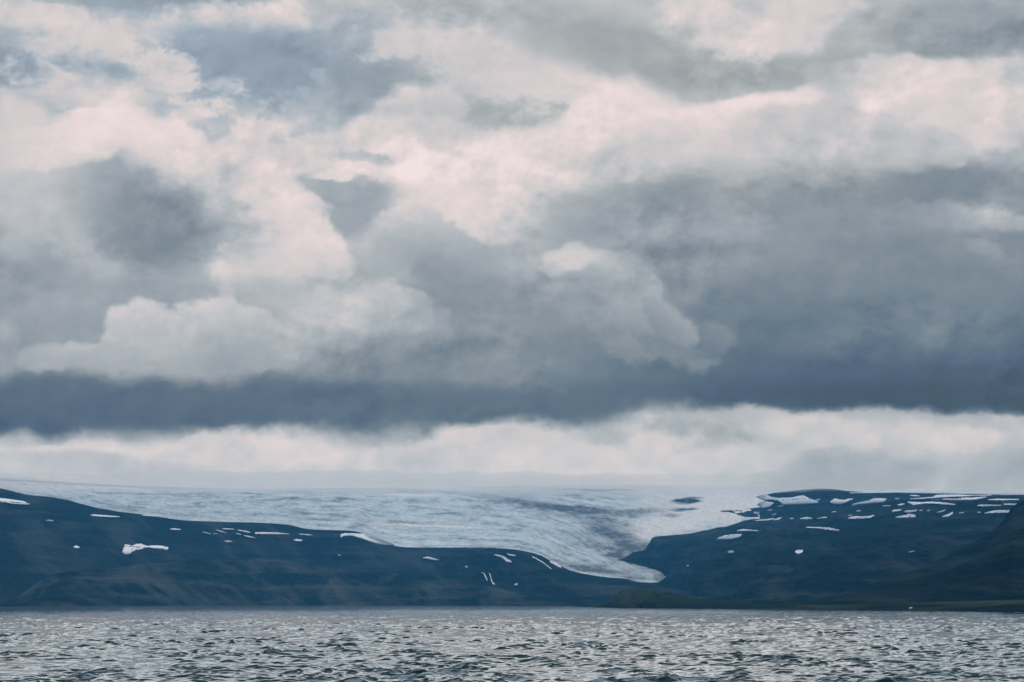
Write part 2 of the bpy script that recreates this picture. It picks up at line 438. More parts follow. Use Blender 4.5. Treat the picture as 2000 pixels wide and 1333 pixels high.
cd = bpy.data.cameras.new('camera'); cam = bpy.data.objects.new('camera', cd); COL.objects.link(cam)
cam.location = (0, 0, CAM_H); cam.rotation_euler = (math.radians(90), 0, 0)
cd.sensor_fit = 'HORIZONTAL'; cd.sensor_width = 36.0; cd.lens = 36.0 * F / 2.0
cd.shift_y = (HV - 0.6665) / 2.0
cd.clip_start = 0.5; cd.clip_end = 200000.0
scene.camera = cam
scene.view_settings.view_transform = 'Standard'; scene.view_settings.look = 'None'
scene.view_settings.exposure = 0.0; scene.view_settings.gamma = 1.0

# ------------------------------------------------------------------ numeric helpers
def hash2(ix, iy, seed):
    h = (ix.astype(np.int64) * 374761393 + iy.astype(np.int64) * 668265263 + seed * 1442695041) & 0xFFFFFFFF
    h = ((h ^ (h >> 13)) * 1274126177) & 0xFFFFFFFF
    h = (h ^ (h >> 16)) & 0xFFFFFFFF
    return h.astype(np.float64) / 4294967295.0

def perlin(x, y, seed=0):
    ix, iy = np.floor(x), np.floor(y); fx, fy = x - ix, y - iy
    sx, sy = fx * fx * fx * (fx * (fx * 6 - 15) + 10), fy * fy * fy * (fy * (fy * 6 - 15) + 10)
    def g(a, b):
        an = hash2(ix + a, iy + b, seed) * 2 * math.pi
        return np.cos(an) * (fx - a) + np.sin(an) * (fy - b)
    a = g(0, 0) + (g(1, 0) - g(0, 0)) * sx
    b = g(0, 1) + (g(1, 1) - g(0, 1)) * sx
    return (a + (b - a) * sy) * 1.4

def fbm(x, y, octaves=5, rough=0.5, seed=0, ridged=False):
    s = np.zeros_like(x, dtype=np.float64); a = 1.0; tot = 0.0
    for o in range(octaves):
        n = perlin(x * 2 ** o + 17.3 * o, y * 2 ** o - 9.1 * o, seed + o)
        if ridged: n = 1 - 2 * np.abs(n)
        s += a * n; tot += a; a *= rough
    return s / tot

def curve(pts):
    xs = np.array([p[0] for p in pts], float); ys = np.array([p[1] for p in pts], float)
    return lambda u: np.interp(u, xs, ys)

def smooth_curve(pts):
    """a monotone-ish cubic through the points (no overshoot worth mentioning)"""
    xs = np.array([p[0] for p in pts], float); ys = np.array([p[1] for p in pts], float)
    d = np.diff(ys) / np.diff(xs); m = np.zeros_like(ys)
    m[0], m[-1] = d[0], d[-1]
    for i in range(1, len(xs) - 1):
        m[i] = 0 if d[i - 1] * d[i] <= 0 else 2 * d[i - 1] * d[i] / (d[i - 1] + d[i])
    def f(u):
        u = np.clip(np.asarray(u, float), xs[0], xs[-1]); k = np.clip(np.searchsorted(xs, u) - 1, 0, len(xs) - 2)
        h = xs[k + 1] - xs[k]; t = (u - xs[k]) / h
        return ((2 * t**3 - 3 * t**2 + 1) * ys[k] + (t**3 - 2 * t**2 + t) * h * m[k] + (-2 * t**3 + 3 * t**2) * ys[k + 1] + (t**3 - t**2) * h * m[k + 1])
    return f

def bearing(u):          # photo column -> x / y of the ray
    return (np.asarray(u, float) / 1000.0 - 1.0) / F

def climb(v):            # photo row -> z / y of the ray, above eye level
    return (HV - np.asarray(v, float) / 1000.0) / F

def grid_mesh(name, X, Y, Z, mat, attrs=None, smooth=True):
    r, c = X.shape
    co = np.stack([X, Y, Z], -1).reshape(-1, 3).astype(np.float32)
    i = np.arange((r - 1) * (c - 1)); a = (i // (c - 1)) * c + i % (c - 1)
    faces = np.stack([a, a + 1, a + 1 + c, a + c], -1).astype(np.int32)
    me = bpy.data.meshes.new(name)
    me.vertices.add(len(co)); me.vertices.foreach_set('co', co.ravel())
    me.loops.add(faces.size); me.loops.foreach_set('vertex_index', faces.ravel())
    me.polygons.add(len(faces)); me.polygons.foreach_set('loop_start', np.arange(0, faces.size, 4, dtype=np.int32))
    me.polygons.foreach_set('use_smooth', np.full(len(faces), smooth))
    me.update(calc_edges=True)
    for k, val in (attrs or {}).items():
        at = me.attributes.new(k, 'FLOAT', 'POINT'); at.data.foreach_set('value', val.reshape(-1).astype(np.float32))
    me.materials.append(mat)
    o = bpy.data.objects.new(name, me); COL.objects.link(o)
    return o

def tag(o, label=None, cat=None, group=None, kind=None):
    for k, v in (('label', label), ('category', cat), ('group', group), ('kind', kind)):
        if v: o[k] = v
    return o

def material(name):
    m = bpy.data.materials.new(name); m.use_nodes = True
    t = m.node_tree; t.nodes.clear(); N = Nodes(t)
    b = t.nodes.new('ShaderNodeBsdfPrincipled'); o = t.nodes.new('ShaderNodeOutputMaterial')
    t.links.new(b.outputs[0], o.inputs[0])
    return m, N, b

# ------------------------------------------------------------------ materials
def land_material(name, dark, light, moss, moss_amt, band=0.5):
    m, N, b = material(name)
    p = N.n.new('ShaderNodeNewGeometry').outputs['Position']
    ps = N.vec('MULTIPLY', p, (0.0012, 0.0012, 0.012))
    strata = N.noise(ps, 2.2, 6.0, 0.6)
    scree = N.noise(N.vec('MULTIPLY', p, (0.012, 0.012, 0.02)), 1.0, 6.0, 0.65)
    broad = N.noise(N.vec('MULTIPLY', p, (0.0009, 0.0009, 0.002)), 1.6, 4.0, 0.55)
    c = N.mixc(N.rng(strata, 0.46, 0.66, 0, 1), dark, light)
    c = N.mixc(N.rng(scree, 0.52, 0.72, 0, band), c, light)
    c = N.mixc(N.rng(broad, 0.45, 0.62, 0, moss_amt), c, moss)
    sx = N.sep(p); bright = tuple(1.25 * q for q in light[:3]) + (1,)
    gully_shade = N.noise(N.xyz(N.math('MULTIPLY_ADD', sx[2], 1.3, sx[0]), N.math('MULTIPLY', sx[1], 0.12), N.math('MULTIPLY', sx[2], 0.25)), 0.0085, 6.0, 0.62, dist=0.5)
    c = N.mixc(N.rng(gully_shade, 0.49, 0.64, 0, 0.65), c, bright)  # lit and shaded gully sides painted into the colour, where relief shading is weak
    c = N.mixc(N.rng(gully_shade, 0.48, 0.38, 0, 0.6), c, dark)
    N.put(b.inputs['Base Color'], c)
    b.inputs['Roughness'].default_value = 0.95
    b.inputs['Specular IOR Level'].default_value = 0.0
    bm = N.n.new('ShaderNodeBump'); bm.inputs['Strength'].default_value = 1.0; bm.inputs['Distance'].default_value = 34.0
    N.put(bm.inputs['Height'], N.math('ADD', N.math('ADD', scree, strata), gully_shade))
    N.put(b.inputs['Normal'], bm.outputs[0])
    return m

MAT_MOUNTAIN = land_material('basalt slope', (0.006, 0.011, 0.013, 1), (0.045, 0.048, 0.048, 1), (0.008, 0.018, 0.016, 1), 0.6)
MAT_FORE = land_material('brown fell', (0.004, 0.009, 0.011, 1), (0.072, 0.070, 0.064, 1), (0.007, 0.016, 0.014, 1), 0.7)
MAT_SHORE = land_material('shore meadow', (0.010, 0.020, 0.016, 1), (0.060, 0.062, 0.042, 1), (0.026, 0.042, 0.024, 1), 0.8)

MAT_SPUR = land_material('dark wet fell', (0.004, 0.010, 0.011, 1), (0.036, 0.041, 0.040, 1), (0.006, 0.015, 0.012, 1), 0.6)

def snow_material():
    m, N, b = material('old snow')
    p = N.n.new('ShaderNodeNewGeometry').outputs['Position']
    n = N.noise(N.vec('MULTIPLY', p, (0.03, 0.03, 0.05)), 1.0, 5.0, 0.6)
    N.put(b.inputs['Base Color'], N.mixc(N.rng(n, 0.35, 0.65, 0, 1), (0.93, 0.90, 0.88, 1), (0.82, 0.80, 0.80, 1)))
    b.inputs['Roughness'].default_value = 0.8; b.inputs['Specular IOR Level'].default_value = 0.2
    return m
MAT_SNOW = snow_material()

def ice_material():
    m, N, b = material('glacier ice')
    def at(k):
        a = N.n.new('ShaderNodeAttribute'); a.attribute_name = k
        return a.outputs['Fac']
    along, across, dirt, clean_or_misty = at('along'), at('across'), at('dirt'), at('clean_or_misty')
    fl = N.xyz(N.math('MULTIPLY', along, 2.2), N.math('MULTIPLY', across, 15.0), 0.0)
    fib = N.noise(fl, 1.0, 8.0, 0.68, dist=0.4)
    fib2 = N.noise(N.xyz(N.math('MULTIPLY', along, 9.0), N.math('MULTIPLY', across, 46.0), 3.0), 1.0, 5.0, 0.7)
    p = N.n.new('ShaderNodeNewGeometry').outputs['Position']
    crev = N.noise(N.vec('MULTIPLY', p, (0.010, 0.004, 0.012)), 1.0, 8.0, 0.7)
    f = N.math('ADD', N.math('MULTIPLY', fib, 0.46), N.math('ADD', N.math('MULTIPLY', fib2, 0.25), N.math('MULTIPLY', crev, 0.42)))
    ice = N.ramp(f, [(0.43, (0.13, 0.15, 0.16)), (0.50, (0.38, 0.42, 0.42)), (0.56, (0.62, 0.66, 0.64)), (0.63, (0.78, 0.79, 0.76)), (0.71, (0.93, 0.89, 0.83))])
    c = N.mixc(N.math('MULTIPLY', clean_or_misty, N.rng(f, 0.36, 0.52, 0.55, 1.0)), ice, (0.97, 0.87, 0.77, 1))
    sp = N.math('ADD', N.math('MULTIPLY', fib2, 0.5), N.math('MULTIPLY', crev, 0.7))
    dm = N.math('MULTIPLY', dirt, N.rng(sp, 0.48, 0.66, 2.0, 0.75), clamp=True)
    c = N.mixc(dm, c, (0.085, 0.088, 0.098, 1))
    N.put(b.inputs['Base Color'], c)
    b.inputs['Roughness'].default_value = 0.7; b.inputs['Specular IOR Level'].default_value = 0.25
    bm = N.n.new('ShaderNodeBump'); bm.inputs['Strength'].default_value = 1.0; bm.inputs['Distance'].default_value = 45.0
    N.put(bm.inputs['Height'], f); N.put(b.inputs['Normal'], bm.outputs[0])
    return m
MAT_ICE = ice_material()

# ------------------------------------------------------------------ land: real slopes standing at their own distances
class Land:
    """A hillside: its foot, its skyline and its back, as one sheet of terrain."""
    def __init__(self, name, mat, u0, u1, step, sky, ridge_d, foot_d, rows=120, power=1.0, rough=30.0, size=900.0, seed=1, foot_z=-6.0, terrace=0.0, back=2500.0, gully=0.0, crest=0.12):
        u = np.arange(u0, u1 + step, step, dtype=float)
        t = np.concatenate([np.linspace(0, 1, rows) ** 0.85, 1 + np.linspace(0.03, 1, 14) ** 1.5])
        U, T = np.meshgrid(u, t)
        yr, yf = ridge_d(u)[None, :], foot_d(u)[None, :]
        zr = CAM_H + climb(sky(u))[None, :] * yr
        tt = np.minimum(T, 1.0); ov = np.maximum(T - 1.0, 0)
        Y = yf + (yr - yf) * tt + ov * back
        X = bearing(U) * Y
        h = tt ** power
        Z = foot_z + (zr - foot_z) * h
        w = np.clip(tt * 9, 0, 1) * (crest + (1 - crest) * np.clip((1 - tt) * 4.5, 0, 1)) * np.clip((zr - foot_z) / 160.0, 0.05, 1)
        n = fbm(X / size, Y / size * 0.6, 6, 0.52, seed)
        Z = Z + w * rough * n
        if gully:
            g = fbm(X / (size * 0.35) + 0.0006 * Z, Y / (size * 3.0), 5, 0.55, seed + 40, ridged=True)
            Z = Z + w * gully * (g - 0.3)
        if terrace:
            ph = Z / 46.0 + 0.8 * fbm(X / 2500, Y / 2500, 3, 0.5, seed + 9)
            Z = Z + w * terrace * np.sin(2 * math.pi * ph) + w * terrace * 0.5 * np.sin(2 * math.pi * ph * 2.7 + 1)
        Z = Z - ov * (0.25 * np.maximum(zr, 20) + 30)
        Z = np.where((tt > 0.97) & (ov == 0), np.minimum(Z, zr), Z)
        self.u, self.X, self.Y, self.Z, self.rows = u, X, Y, Z, rows
        self.V = 1000 * (HV - F * (Z - CAM_H) / Y)
        self.obj = tag(grid_mesh(name, X, Y, Z, mat), kind='structure')
    def locate(self, pu, pv):
        """the point of the slope seen at one column and row of the photograph"""
        f = np.clip((pu - self.u[0]) / (self.u[1] - self.u[0]), 0, len(self.u) - 1.001); i = int(f); f -= i
        def mixc(A): return A[:self.rows, i] * (1 - f) + A[:self.rows, i + 1] * f
        V = np.minimum.accumulate(mixc(self.V)); Y, Z = mixc(self.Y), mixc(self.Z)
        k = int(np.clip(np.searchsorted(-V, -pv), 1, self.rows - 1))
        s = np.clip((V[k - 1] - pv) / max(V[k - 1] - V[k], 1e-6), 0, 1)
        return Y[k - 1] + (Y[k] - Y[k - 1]) * s

LEFT_SKY = smooth_curve([(-260,900),(-120,930),(0,955),(50,966),(110,973),(160,985),(205,995),(245,1001),(290,1006),(330,1011),(345,1014),(380,1017),(440,1020),(500,1021),(560,1025),(600,1033),(650,1035),
    (690,1037),(706,1041),(712,1046),(735,1056),(760,1063),(790,1069),(830,1070),(900,1070),(960,1071),(1000,1073),(1025,1077),(1045,1083),(1070,1093),(1095,1106),(1120,1116),(1150,1123),(1185,1128),(1220,1131),(1245,1137),(1290,1142),(1340,1150),(1420,1165),(1500,1182)])
left_mountain = Land('mountain', MAT_MOUNTAIN, -260, 1480, 3, LEFT_SKY,
    curve([(-260,9600),(0,9800),(500,10300),(850,10300),(1000,9700),(1150,9000),(1290,8700),(1500,8000)]), curve([(-260,7300),(0,7400),(500,9200),(850,8800),(1200,6600),(1500,5200)]),
    rows=150, power=0.92, rough=80, size=1500, seed=3, terrace=8.0, gully=34)

RIGHT_SKY = smooth_curve([(1120,1150),(1170,1118),(1195,1100),(1207,1094),(1222,1089),(1234,1081),(1250,1077),(1262,1073),(1264,1066),(1270,1058),(1274,1051),(1310,1046),(1340,1043),(1365,1039),(1385,1035),(1400,1031),(1420,1028),(1440,1022),(1447,1020),
    (1455,1018),(1470,1016),(1490,1014),(1520,1010),(1560,1004),(1610,997),(1660,990),(1720,983),(1800,976),(1880,971),(1960,968),(2050,966),(2250,955)])
right_slope = Land('mountain', MAT_MOUNTAIN, 1120, 2250, 3, RIGHT_SKY,
    curve([(1120,10000),(1274,10500),(1450,11000),(1500,10900),(1700,9800),(2000,8700),(2250,8000)]), curve([(1120,9500),(1290,9300),(1360,7000),(1500,4600),(1700,3900),(2000,3400),(2250,3000)]),
    rows=170, power=1.05, rough=70, size=1300, seed=11, terrace=8.0, gully=48)
PLATEAU_SKY = smooth_curve([(1484,1003),(1487,999),(1491,985),(1497,967),(1520,962),(1560,958),(1600,955),(1630,956),(1660,960),(1700,962),(1760,962),(1820,963),(1880,965),(1940,966),(2000,966),(2100,964),(2250,955)])
plateau = Land('mountain', MAT_MOUNTAIN, 1484, 2250, 2, PLATEAU_SKY,
    curve([(1484,11700),(1700,11000),(2000,9900),(2250,9000)]), curve([(1484,10950),(1700,9850),(2000,8750),(2250,8050)]),
    rows=80, power=0.8, rough=30, size=700, seed=17, terrace=6.0, gully=8, foot_z=150.0, crest=0.2)
class Pair:
    def locate(self, u, v):
        return right_slope.locate(u, v) if v > RIGHT_SKY(u) + 0.8 else plateau.locate(u, v)
right_mountain = Pair()

SPUR_SKY = smooth_curve([(1500,1186),(1600,1168),(1700,1140),(1800,1108),(1870,1075),(1930,1042),(1955,1022),(1968,1004),(1976,992),(1990,982),(2010,972),(2060,958),(2150,935),(2300,900)])
spur = Land('hill', MAT_SPUR, 1500, 2300, 4, SPUR_SKY,
    curve([(1500,4100),(1800,4300),(2000,4500),(2300,4500)]), curve([(1500,3700),(1700,3150),(2000,2700),(2300,2400)]),
    rows=110, power=1.1, rough=26, size=500, seed=23, terrace=3.0, gully=14)

FORE_SKY = smooth_curve([(-260,1182),(-60,1181),(0,1178),(40,1158),(75,1137),(110,1121),(160,1115),(210,1111),(260,1106),(310,1102),(360,1097),(420,1093),(490,1091),(540,1094),(600,1101),(660,1107),(720,1112),(780,1116),(840,1118),(885,1120),(898,1126),(915,1133),(950,1143),(1000,1156),(1050,1169),(1090,1177),(1130,1182),(1170,1184)])
fore_hill = Land('hill', MAT_FORE, -260, 1170, 3, FORE_SKY,
    curve([(-260,6900),(0,7200),(500,9200),(900,8600),(1170,6200)]), curve([(-260,5400),(0,5700),(500,8000),(900,7300),(1170,5500)]),
    rows=120, power=0.85, rough=40, size=800, seed=31, terrace=7.0, gully=22)

shore_foot = curve([(1100,5500),(1160,4700),(1300,4000),(1500,3300),(1700,2840),(2000,2380),(2300,2100)])
KNOLL_SKY = smooth_curve([(1100,1186),(1140,1184.5),(1172,1178.5),(1185,1174),(1196,1168),(1205,1162),(1211,1156),(1220,1152.5),(1232,1151),(1258,1151),(1280,1153),(1300,1156),(1330,1162),(1360,1167),(1400,1173),(1450,1178),(1510,1180),(1600,1181),(1700,1179),(1800,1177),(1900,1174),(2000,1171),(2150,1168),(2300,1166)])
knoll = Land('shore', MAT_SHORE, 1100, 2300, 3, KNOLL_SKY, lambda u: shore_foot(u) + np.interp(u, [1100,1230,1450,2000],[200,420,420,330]), shore_foot,
    rows=60, power=0.62, rough=9, size=120, seed=41, foot_z=-0.6, back=600, gully=3)

# ------------------------------------------------------------------ the glacier: ice cap above, tongue flowing down between the mountains
ICE_TOP = smooth_curve([(-260,929),(-120,930),(0,931),(60,934),(120,939),(180,944),(240,947.5),(300,950),(400,954),(500,956),(700,953),(1000,950),(1200,948),(1500,952),(1800,960),(2250,962)])
FLOW_TOP = smooth_curve([(-260,925),(0,938),(200,950),(400,957),(700,957),(850,962),(950,972),(1040,987),(1100,1003),(1150,1030),(1190,1066),(1210,1085),(1240,1102),(1285,1114),(1300,1126)])
FLOW_UPPER = smooth_curve([(-260,922),(0,935),(200,947),(400,953),(700,954),(850,958),(950,966),(1000,973),(1100,985),(1180,997),(1260,1008),(1330,1020),(1500,1030)])
ICE_D = lambda v: 9300 + (1142 - v) * 24.0           # distance of the ice surface by height on the slope

def dab(U, V, u, v, ru, rv, rot=0):
    c, s = math.cos(math.radians(rot)), math.sin(math.radians(rot))
    a, b = ((U - u) * c + (V - v) * s) / ru, (-(U - u) * s + (V - v) * c) / rv
    return np.clip(1.7 - 1.3 * np.sqrt(a * a + b * b), 0, 1)

def stains(U, V):
    wob = fbm(U / 60, V / 18, 4, 0.55, 77)
    Uw, Vw = U + 14 * wob, V + 5 * fbm(U / 50, V / 14, 4, 0.55, 78)
    d = np.zeros_like(U)
    for a, k in (((1040,984,70,7,6),.55), ((1130,996,110,9,5),.85), ((1230,1000,70,6,-2),.6), ((1060,1000,60,5,14),.35), ((1330,996,30,4,0),.9), ((1340,979,26,4.5,0),1.1), ((1350,973,22,2.5,0),.8),
                 ((1180,957,60,2.2,0),.8), ((1120,956.5,50,1.5,0),.5), ((1310,1006,24,3,0),.5),
                 ((1190,1020,60,10,14),.55), ((1205,1048,62,15,20),.75), ((1235,1066,42,15,10),.9), ((1150,1060,60,8,24),.35), ((1225,1080,40,12,-10),.75), ((1200,1084,18,5,5),1.2), ((1190,1072,16,3,5),1.0), ((1170,1073,16,4,30),.5),
                 ((1140,1108,60,8,10),.75), ((1200,1120,70,6,9),.55), ((1095,1099,30,5,20),.4), ((1255,1105,46,5,16),.6), ((1285,1126,18,10,40),.5),
                 ((240,963,70,1.8,2),.28), ((360,966,60,1.6,0),.32), ((310,965,50,1.6,-4),.32), ((560,976,80,2,-1),.4), ((640,978,70,1.5,0),.35), ((1000,1077,300,5,4),.0), ((860,1003,40,1.6,-3),.5), ((610,962,90,1.6,2),.25), ((820,1030,90,2,4),.25),
                 ((600,1012,140,3,4),.18), ((300,1000,120,3,6),.22), ((980,980,40,4,8),.4), ((920,992,90,2,5),.25)):
        d = np.maximum(d, k * dab(Uw, Vw, *a))
    return np.clip(d, 0, 1.2)

def cleanness_and_mist(U, V):
    c = np.clip((957 - V) / 8, 0, 1) * np.clip((500 - U) / 200, 0, 1) * .95
    c = np.maximum(c, 1.0 * np.clip((963 - V) / 8, 0, 1))  # rim of the cap whitened to fade into cloud, mist put into the colour
    c = np.maximum(c, np.clip((U - 1195 - 0.0 * V) / 90, 0, 1) * np.clip((1004 - V) / 12, 0, 1) * .8)
    for a, k in (((800,967,80,3.5,1),.9), ((770,1025,95,3.2,3),.95), ((880,1029,70,2.2,2),.9), ((90,958,160,7,4),.7), ((340,983,40,2.5,2),.7), ((1310,1022,90,22,-10),1.2), ((1255,1046,26,7,10),1.1), ((1240,1030,30,9,5),1.1), ((1360,1000,90,24,0),1.2), ((1215,1040,20,1.5,8),.8), ((1430,985,80,40,0),1.3), ((1200,1012,30,3,0),.5),
                 ((1210,1128,50,3,8),.25)):
        c = np.maximum(c, k * dab(U, V, *a))
    return np.clip(c, 0, 1)

def ice_sheet(us, top, bot, rows, lift=0.0):
    U, T = np.meshgrid(us, np.linspace(0, 1, rows))
    V = bot(us)[None, :] + (top(us) - bot(us))[None, :] * T
    Y = ICE_D(V) - lift
    X = bearing(U) * Y
    Z = CAM_H + climb(V) * Y
    ft, fb = FLOW_TOP(us)[None, :], LEFT_SKY(us)[None, :]
    across = (fb - V) / np.maximum(fb - ft, 6.0)
    f2 = FLOW_UPPER(us)[None, :]
    s_ = np.clip((ft - V) / np.maximum(ft - f2, 3.0), 0, 1)
    across = np.where(across > 1, 1 + 0.9 * s_ + np.maximum(f2 - V, 0) / 60.0, across)
    n = fbm(U / 46, across * 7.0, 5, 0.55, 91)
    m = np.clip(T * 6, 0, 1) * np.clip((1 - T) * 6, 0, 1)
    Z = Z + (9.0 * n + 6.0 * fbm(U / 9, V / 5, 4, 0.6, 92)) * m
    return X, Y, Z, dict(along=U / 200.0, across=across, dirt=stains(U, V), clean_or_misty=cleanness_and_mist(U, V))

us = np.arange(-260, 2251, 3.0)
lowest = lambda u: np.minimum(np.where(u < 1205, LEFT_SKY(u), RIGHT_SKY(u)) + 26, 1132)
A = ice_sheet(us, ICE_TOP, lowest, 150)
# beyond the visible edge the cap carries on level into the cloud
def extend(A):
    X, Y, Z, at = A
    k = np.array([60., 150., 300.])[:, None]
    Y2 = Y[-1] + k; X2 = X[-1] / Y[-1] * Y2; Z2 = Z[-1] - k * 0.08
    return np.vstack([X, X2]), np.vstack([Y, Y2]), np.vstack([Z, Z2]), {q: np.vstack([w, np.repeat(w[-1:], 3, 0)]) for q, w in at.items()}
X, Y, Z, at = extend(A)
glacier = grid_mesh('glacier', X, Y, Z, MAT_ICE, at)
tag(glacier, 'wide pale blue-grey glacier sweeping from the ice cap down a tongue between the dark mountains', 'glacier')
ut = np.arange(1090, 1301, 1.5)
TONGUE_TOP = smooth_curve([(1090,1075),(1150,1082),(1190,1090),(1207,1094.5),(1222,1098),(1240,1102.5),(1262,1108),(1285,1115),(1294,1121),(1299,1127),(1301,1128)])
TONGUE_BOT = smooth_curve([(1090,1140),(1200,1146),(1226,1139),(1240,1137),(1262,1139.5),(1280,1138.5),(1292,1134),(1299,1129),(1301,1128.5)])
frag = lambda u, k: 2.2 * fbm(u / 9.0, np.full_like(u, k), 4, 0.65, 61) * np.clip((u - 1180) / 40, 0, 1) * np.clip((1301 - u) / 10, 0, 1)
TX, TY, TZ, tat = ice_sheet(ut, lambda u: TONGUE_TOP(u) + frag(u, 0.3), lambda u: TONGUE_BOT(u) + frag(u, 5.7), 44, lift=420.0)
tongue = grid_mesh('tongue', TX, TY, TZ, MAT_ICE, tat); tongue.parent = glacier

# ------------------------------------------------------------------ snow patches, each a drift lying on its slope
rng = random.Random(5)
SNOW_GROUP = 'old snow patches on the dark mountainsides'
def snow(land, cols, label, jag=1.05, mat=None, name='snow_patch', cat='snow patch', group=SNOW_GROUP, thick=None):
    """cols: (column, upper row, lower row) along the patch; the outline is roughened, the drift gets real thickness"""
    c = np.array([(p[0], p[1], p[2] if len(p) > 2 else p[1] + 0.6) for p in cols], float)
    n = max(7, int((c[-1, 0] - c[0, 0]) / 1.3) + 1)
    us_ = np.linspace(c[0, 0], c[-1, 0], n)
    top = np.interp(us_, c[:, 0], c[:, 1]); bot = np.interp(us_, c[:, 0], c[:, 2])
    s = rng.random() * 100
    j = lambda k: jag * np.array([fbm(np.array([x / 4.0 + s + k]), np.array([k * 3.1]), 3, 0.6, 7)[0] for x in us_]) * 1.6
    wid = np.clip((bot - top) / 3.0, 0.3, 1)
    top, bot = top + j(0) * wid, bot + j(9) * wid
    bot = np.maximum(bot, top + 0.45)
    vs, fs = [], []
    R = 5
    for k, uu in enumerate(us_):
        for r in range(R):
            f = r / (R - 1); v = bot[k] + (top[k] - bot[k]) * f
            y = land.locate(uu, v)
            bulge = math.sin(math.pi * min(max(f, .06), .94))
            y2 = y - (8.0 + 3.0 * bulge) * y / 9000.0
            vs.append((float(bearing(uu) * y2), y2, float(CAM_H + climb(v) * y2)))
        # the rim of the drift, set into the slope
    nt = len(vs)
    for (x, y, z) in list(vs):
        vs.append((x, y + 26.0, z - 3.0))
    for k in range(n - 1):
        for r in range(R - 1):
            a = k * R + r; fs.append((a, a + R, a + R + 1, a + 1)); b = a + nt; fs.append((b, b + 1, b + R + 1, b + R))
        for a in (k * R, k * R + R - 1):
            q = (a, a + nt, a + nt + R, a + R); fs.append(q if a % R == 0 else q[::-1])
    for k in (0, n - 1):
        for r in range(R - 1):
            a = k * R + r; q = (a, a + 1, a + 1 + nt, a + nt); fs.append(q if k == 0 else q[::-1])
    me = bpy.data.meshes.new(name); me.from_pydata(vs, [], fs); me.materials.append(mat or MAT_SNOW)
    me.polygons.foreach_set('use_smooth', [True] * len(me.polygons)); me.update()
    o = bpy.data.objects.new(name, me); COL.objects.link(o)
    return tag(o, label, cat, group)

